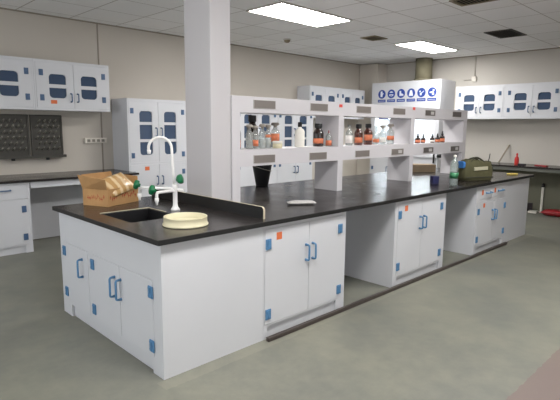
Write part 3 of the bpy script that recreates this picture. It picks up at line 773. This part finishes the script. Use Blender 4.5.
# peg racks
def rack(label, x0, x1):
    w = x1 - x0; z0, z1 = 1.075, 1.60
    r = thing('peg_rack', label, 'drying rack', (x0, YW1 - .003, z0), 0, 'black drying racks above the left counter')
    b = MB().box(0, w, -.022, 0, 0, z1 - z0, bev=.004)
    b.box(.0, .022, -.032, -.0215, .02, z1 - z0 - .005).box(w - .022, w, -.032, -.0215, .02, z1 - z0 - .005).box(.022, w - .022, -.032, -.0215, z1 - z0 - .03, z1 - z0 - .005)
    b.build('board', M['dkgrey'], r)
    for row in range(6):
        n = 5 if row % 2 == 0 else 4
        for c in range(n):
            x = w * (.16 + .17 * c + (0 if n == 5 else .085)); z = .085 + row * .070
            p = MB().tube([(x, -.020, z), (x, -.05, z + .010), (x, -.088, z + .028)], .0095, 8, rads=[.013, .0095, .008])
            p.build('peg', M['peg'], r)
    b = MB().box(-.006, w + .012, -.10, -.034, -.022, -.016).box(-.006, w + .012, -.10, -.095, -.016, .012).box(-.006, 0, -.095, -.034, -.016, .012).box(w + .006, w + .012, -.095, -.034, -.016, .012).box(0, w, -.034, -.001, -.022, -.004)
    b.build('drip_tray', M['dkgrey'], r)
    MB().tube([(w * .45, -.06, -.020), (w * .45, -.06, -.05)], .022, 10).build('drain_spout', M['black'], r)
    return r
rack('black wall peg rack on the right, beneath the orange-stickered hanging cabinet', .735, 1.125)
rack('black wall peg rack on the left, cut by the picture edge', .32, .712)
# power strip
ps = thing('power_strip', 'ivory power strip on the wall right of the black peg racks', 'power strip', (1.578, YW1 - .002, 1.262))
MB().box(-.155, .155, -.035, 0, -.036, .036).build('case', M['ivorywall'], ps, bevel=.006)
for k in range(4):
    MB().box(-.125 + k * .068, -.083 + k * .068, -.0365, -.0345, -.018, .018).build('socket', M['peg'], ps)

# ------------------------------------------------------------------ fume hood with safety signs
hd = thing('fume_hood', 'tall white fume hood with six round blue safety signs', 'fume hood', (7.45, 3.835, 0), -PI / 2)
HW, HD, HZ = 1.575, .575, 2.405
b = MB(); t = .02
b.box(0, .10, 0, HD, .90, 1.69).box(HW - .10, HW, 0, HD, .90, 1.69)       # side cheeks
b.box(.10, HW - .10, HD - t, HD, .96, 1.69)                                # rear lining
b.box(0, HW, t, HD, 1.69, 1.70).box(0, t, t, HD, 1.70, HZ - t).box(HW - t, HW, t, HD, 1.70, HZ - t).box(0, HW, t, HD, HZ - t, HZ).box(t, HW - t, HD - t, HD, 1.70, HZ - t)
b.build('cabinet_shell', M['white'], hd)
MB().box(0, HW, 0, t, 1.69, HZ).build('fascia', M['white'], hd, bevel=.003)
MB().box(.0, HW, -.03, HD, .90, .96).build('work_surface', M['white'], hd, bevel=.004)
b = MB().box(0, HW, .012, HD, 0, .899)
b.build('base_body', M['white'], hd)
for xa, xb, hxl in ((.03, .51, .08), (.53, 1.045, 1.0), (1.065, 1.545, 1.50)):
    d_ = MB().box(xa, xb, -.004, .012, .10, .86).build('door', M['white'], hd, bevel=.002)
    hinge(d_, hxl, .62, -.004, M['dblue']); hinge(d_, hxl, .22, -.004, M['dblue'])
    handle(d_, xb - .06 if hxl < .3 else xa + .06, .60, -.004, M['dblue'])
MB().box(.101, HW - .101, .045, .051, 1.20, 1.688).build('glass_sash', M['clearpane'], hd)
MB().box(.101, HW - .101, .036, .060, 1.17, 1.1995).build('sash_bar', M['white'], hd)
MB().box(.19, .45, -.004, .0, 1.652, 1.688).build('name_strip', M['navyblue'], hd)
lp = MB().box(.15, HW - .15, .10, .16, 1.660, 1.688).build('lamp_tube', M['hoodlamp'], hd); lp['label'] = 'lit white lamp under the hood roof'
MB().tube([(HW - .045, -.002, .985), (HW - .045, -.05, .985), (HW - .045, -.055, .96), (HW - .045, -.055, .80)], .016, 8).build('valve_handle', M['black'], hd)
# signs
def sign(k):
    x = .252 + .229 * k; z = 2.166; y = 0.0
    s_ = MB().prism([(x + .090 * math.cos(2 * PI * i / 32), z + .090 * math.sin(2 * PI * i / 32)) for i in range(32)], 'y', y - .003, y).build('safety_sign', M['navyblue'], hd)
    W = lambda pts: MB().prism([(x + p[0], z + p[1]) for p in pts], 'y', y - .0045, y - .003)
    el = lambda cx, cz, a, c, n=18: [(cx + a * math.cos(2 * PI * i / n), cz + c * math.sin(2 * PI * i / n)) for i in range(n)]
    def add(bm, col='signwhite', nm='pictogram'): bm.build(nm, M[col], s_)
    if k == 0:     # gloved hand
        add(W([(-.030, -.055), (.015, -.055), (.022, -.01), (.046, .012), (.038, .026), (.016, .012), (.014, .060), (-.028, .060), (-.034, .0)]))
    elif k == 1:   # face with goggles
        add(W(el(0, -.004, .052, .056)))
        add(MB().prism([(x + p[0], z + p[1]) for p in rrect(-.056, .056, -.010, .024, .012)], 'y', y - .006, y - .0045), 'navyblue')
        add(MB().prism([(x + p[0], z + p[1]) for p in rrect(-.030, .030, -.052, -.030, .008)], 'y', y - .006, y - .0045), 'navyblue')
    elif k == 2:   # safety boot
        add(W([(-.036, -.048), (.056, -.048), (.056, -.022), (.040, -.008), (.006, .004), (.000, .052), (-.036, .052)]))
    elif k == 3:   # protective suit
        add(W([(-.046, -.056), (.046, -.056), (.040, -.02), (.030, .022), (.016, .056), (-.016, .056), (-.030, .022), (-.040, -.02)]))
    elif k == 4:   # respirator head
        add(W(el(-.030, .022, .016, .018))); add(W([(-.006, -.002), (.052, .036), (.058, .026), (.008, -.016), (.004, -.052), (-.030, -.052), (-.032, -.01)]))
    else:          # washing figure
        add(W(el(.028, .034, .019, .021))); add(W([(-.052, .006), (-.008, .014), (.036, .004), (.046, -.050), (.004, -.056), (-.004, -.018), (-.052, -.014)]))
    c_ = MB().box(x - .094, x + .094, y - .003, y, 2.000, 2.056).build('caption_bar', M['navyblue'], hd)
    MB().box(x - .075, x + .075, y - .0042, y - .003, 2.024, 2.031).build('caption_line', M['signwhite'], c_)
for k in range(6): sign(k)
dc = thing('exhaust_duct', 'olive exhaust duct rising from the hood roof to the ceiling', 'duct', (7.78, 2.83, HZ + .001))
MB().lathe([(.0, 0), (.165, 0), (.165, ZC - HZ - .003), (0, ZC - HZ - .003)], 28).build('pipe', M['duct'], dc)
MB().lathe([(.166, .02), (.185, .02), (.185, .05), (.166, .05)], 28).build('flange', M['duct'], dc)

# ------------------------------------------------------------------ right wall counter and its things
rc = thing('wall_counter', 'black-topped side counter along the right wall beyond the island', 'counter', (7.36, 1.95, .80), -PI / 2)
MB().box(0, 5.2, 0, .665, .024, .050).build('top', [M['epoxy']], rc, bevel=.002)
MB().box(.02, 5.18, .03, .05, -.032, .0235).build('apron', M['tablegrey'], rc)
MB().box(.02, 5.18, .646, .660, -.78, .0235).build('back_panel', M['dado'], rc)  # plain grey-green sheet behind the legs, from floor level to the top
for xx in (.03, 2.03, 3.6, 5.12):
    MB().box(xx, xx + .045, .055, .10, -.80, .023).build('leg', M['tablegrey'], rc)
    MB().box(xx, xx + .045, .60, .645, -.80, .023).build('leg', M['tablegrey'], rc)
ZR = .8505
t = thing('red_bottle', 'slim red bottle on the right wall counter', 'bottle', (7.62, .835, ZR))
MB().lathe([(0, 0), (.036, 0), (.038, .01), (.038, .10), (.030, .13), (.014, .15), (.014, .165), (0, .165)], 18).build('body', M['red'], t)
MB().lathe([(0, .1655), (.017, .1655), (.017, .192), (.009, .205), (0, .205)], 14).build('cap', M['red'], t)
tag(MB().box(-.11, .11, -.035, .035, 0, .022, bev=.006).build('red_case', M['dred'], None, (7.60, .42, ZR), math.radians(70)), 'flat dark red case on the right wall counter', 'case')
tag(MB().box(-.06, .06, -.03, .03, 0, .030, bev=.005).build('dark_block', M['darkstuff'], None, (7.55, .72, ZR), math.radians(80)), 'small dark block just right of the slim red bottle', 'block')
tag(MB().tube([(7.80, 1.215, ZR + .012), (8.012, 1.125, ZR + .33)], .014, 8).build('wooden_stick', M['wood']), 'grey wooden stick leaning against the right wall on the counter', 'stick')
st = thing('white_post', 'slender white upright tube with black top under the right counter', 'tube', (7.965, .475, .0))
MB().lathe([(0, 0), (.032, 0), (.032, .012), (.021, .02), (.021, .46), (0, .46)], 16).build('tube', M['ivory'], st)
MB().lathe([(0, .4605), (.026, .4605), (.030, .48), (.022, .51), (.012, .53), (0, .53)], 16).build('cap', M['black'], st)
pillow('red_bag', .50, .24, .10, M['dred'], 'long dark red bag lying on the floor under the right counter', 'bag', (7.76, .14, .06), (0, 0, math.radians(-86)), seed=21)
tag(MB().box(-.10, .10, -.07, .07, 0, .03, bev=.006).build('white_tray', M['ivory'], None, (7.86, .575, .001), math.radians(10)), 'flat white tray on the floor left of the dark red bag', 'tray')
tag(MB().box(-.13, .13, -.03, .03, 0, .15, bev=.006).build('dark_crate', M['darkstuff'], None, (7.975, .76, .001), math.radians(-86)), 'low dark purple block on the floor behind the white tray', 'block')
# conduit on right wall
cd = thing('wall_conduit', 'pale vertical conduit with junction box above the right wall cabinets', 'conduit', (XW1 - .002, 1.875, 2.42))
MB().tube([(-.012, 0, .03), (-.012, 0, ZC - 2.42 - .03)], .012, 8).build('pipe', M['conduit'], cd)
MB().box(-.045, 0, -.045, .045, -.045, .045, bev=.004).build('junction_box', M['ivorywall'], cd)
MB().tube([(-.012, .046, -.015), (-.012, .20, -.015)], .010, 8).build('side_pipe', M['conduit'], cd)

# ------------------------------------------------------------------ ceiling things
def light_panel(label, x0, x1, y0, y1):
    cx, cy = (x0 + x1) / 2, (y0 + y1) / 2; hx_, hy_ = (x1 - x0) / 2, (y1 - y0) / 2
    r = thing('ceiling_light', label, 'ceiling light', (cx, cy, ZC), 0, 'rectangular ceiling light panels')
    f = .022
    b = MB().box(-hx_, hx_, -hy_, -hy_ + f, -.016, -.001).box(-hx_, hx_, hy_ - f, hy_, -.016, -.001).box(-hx_, -hx_ + f, -hy_ + f, hy_ - f, -.016, -.001).box(hx_ - f, hx_, -hy_ + f, hy_ - f, -.016, -.001)
    b.build('frame', M['frame'], r)
    MB().box(-hx_ + f, hx_ - f, -hy_ + f, hy_ - f, -.011, -.004).build('diffuser', M['lamp'], r)
    return r
l1 = light_panel('lit rectangular ceiling panel nearer the white column', 2.60, 3.895, 1.68, 2.30)
light_panel('lit rectangular ceiling panel farther back above the safety-sign hood', 5.86, 7.15, 1.80, 2.32)
light_panel('lit ceiling panel over the aisle in front of the island', 2.60, 3.895, -1.42, -.80)  # added out of view to light the island front
light_panel('lit ceiling panel over the aisle corner before the sink end', -.64, .655, -1.42, -.80)  # second fill panel added out of view, towards the sink end
def vent(label, x0, x1, y0, y1, m, n, name='ceiling_vent'):
    r = thing(name, label, 'vent', ((x0 + x1) / 2, (y0 + y1) / 2, ZC)); hx_, hy_ = (x1 - x0) / 2, (y1 - y0) / 2; f = .03
    MB().box(-hx_ + f, hx_ - f, -hy_ + f, hy_ - f, -.004, -.001).build('cavity', M['ventblack'], r)
    MB().box(-hx_, hx_, -hy_, -hy_ + f, -.012, -.001).box(-hx_, hx_, hy_ - f, hy_, -.012, -.001).box(-hx_, -hx_ + f, -hy_ + f, hy_ - f, -.012, -.001).box(hx_ - f, hx_, -hy_ + f, hy_ - f, -.012, -.001).build('frame', m, r)
    b = MB()
    for k in range(n):
        y = -hy_ + f + (2 * hy_ - 2 * f) * (k + .5) / n
        b.box(-hx_ + f, hx_ - f, y - .008, y + .008, -.010, -.006, rot=Matrix.Rotation(.6, 3, 'X'))
    b.build('louvre', m, r)
    return r
vent('dark square ceiling vent above the right wall cabinets', 5.86, 6.46, .42, .81, M['ventdark'], 10)
vent('grey ceiling vent cut by the top picture edge', 3.83, 4.14, -.10, .33, M['diff'], 9)
vent('small tan ceiling diffuser between the two lit panels', 5.00, 5.34, 2.10, 2.38, M['diff'], 5)
sd = thing('smoke_detector', 'small round smoke detector on the ceiling behind the near light panel', 'smoke detector', (4.33, 3.31, ZC - .001))
MB().lathe([(0, -.055), (.025, -.055), (.045, -.040), (.05, -.018), (0, -.018)], 20).build('head', M['diff'], sd)
MB().lathe([(0, -.0175), (.06, -.0175), (.062, 0), (0, 0)], 20).build('base', M['frame'], sd)

# ------------------------------------------------------------------ world, camera, view
w = bpy.data.worlds.new('world'); S.world = w; w.use_nodes = True
w.node_tree.nodes['Background'].inputs[0].default_value = (.75, .85, 1.0, 1); w.node_tree.nodes['Background'].inputs[1].default_value = .05
cam = bpy.data.cameras.new('camera'); co = bpy.data.objects.new('camera', cam); COL.objects.link(co)
F = Vector((0.694172, 0.704191, -0.149134)); Rr = Vector((0.713115, -0.700984, 0.009374)); U = Vector((0.097939, 0.112857, 0.988773))
mw = Matrix((Rr, U, -F)).transposed().to_4x4(); mw.translation = Vector((-1.40107, -2.37643, 1.48091))
co.matrix_world = mw
cam.sensor_width = 36; cam.lens = 36 * 487.7686 / 560; cam.clip_start = .05
S.camera = co
S.view_settings.view_transform = 'Standard'; S.view_settings.look = 'None'; S.view_settings.gamma = 1
S.view_settings.use_curve_mapping = False; S.view_settings.exposure = 1.1
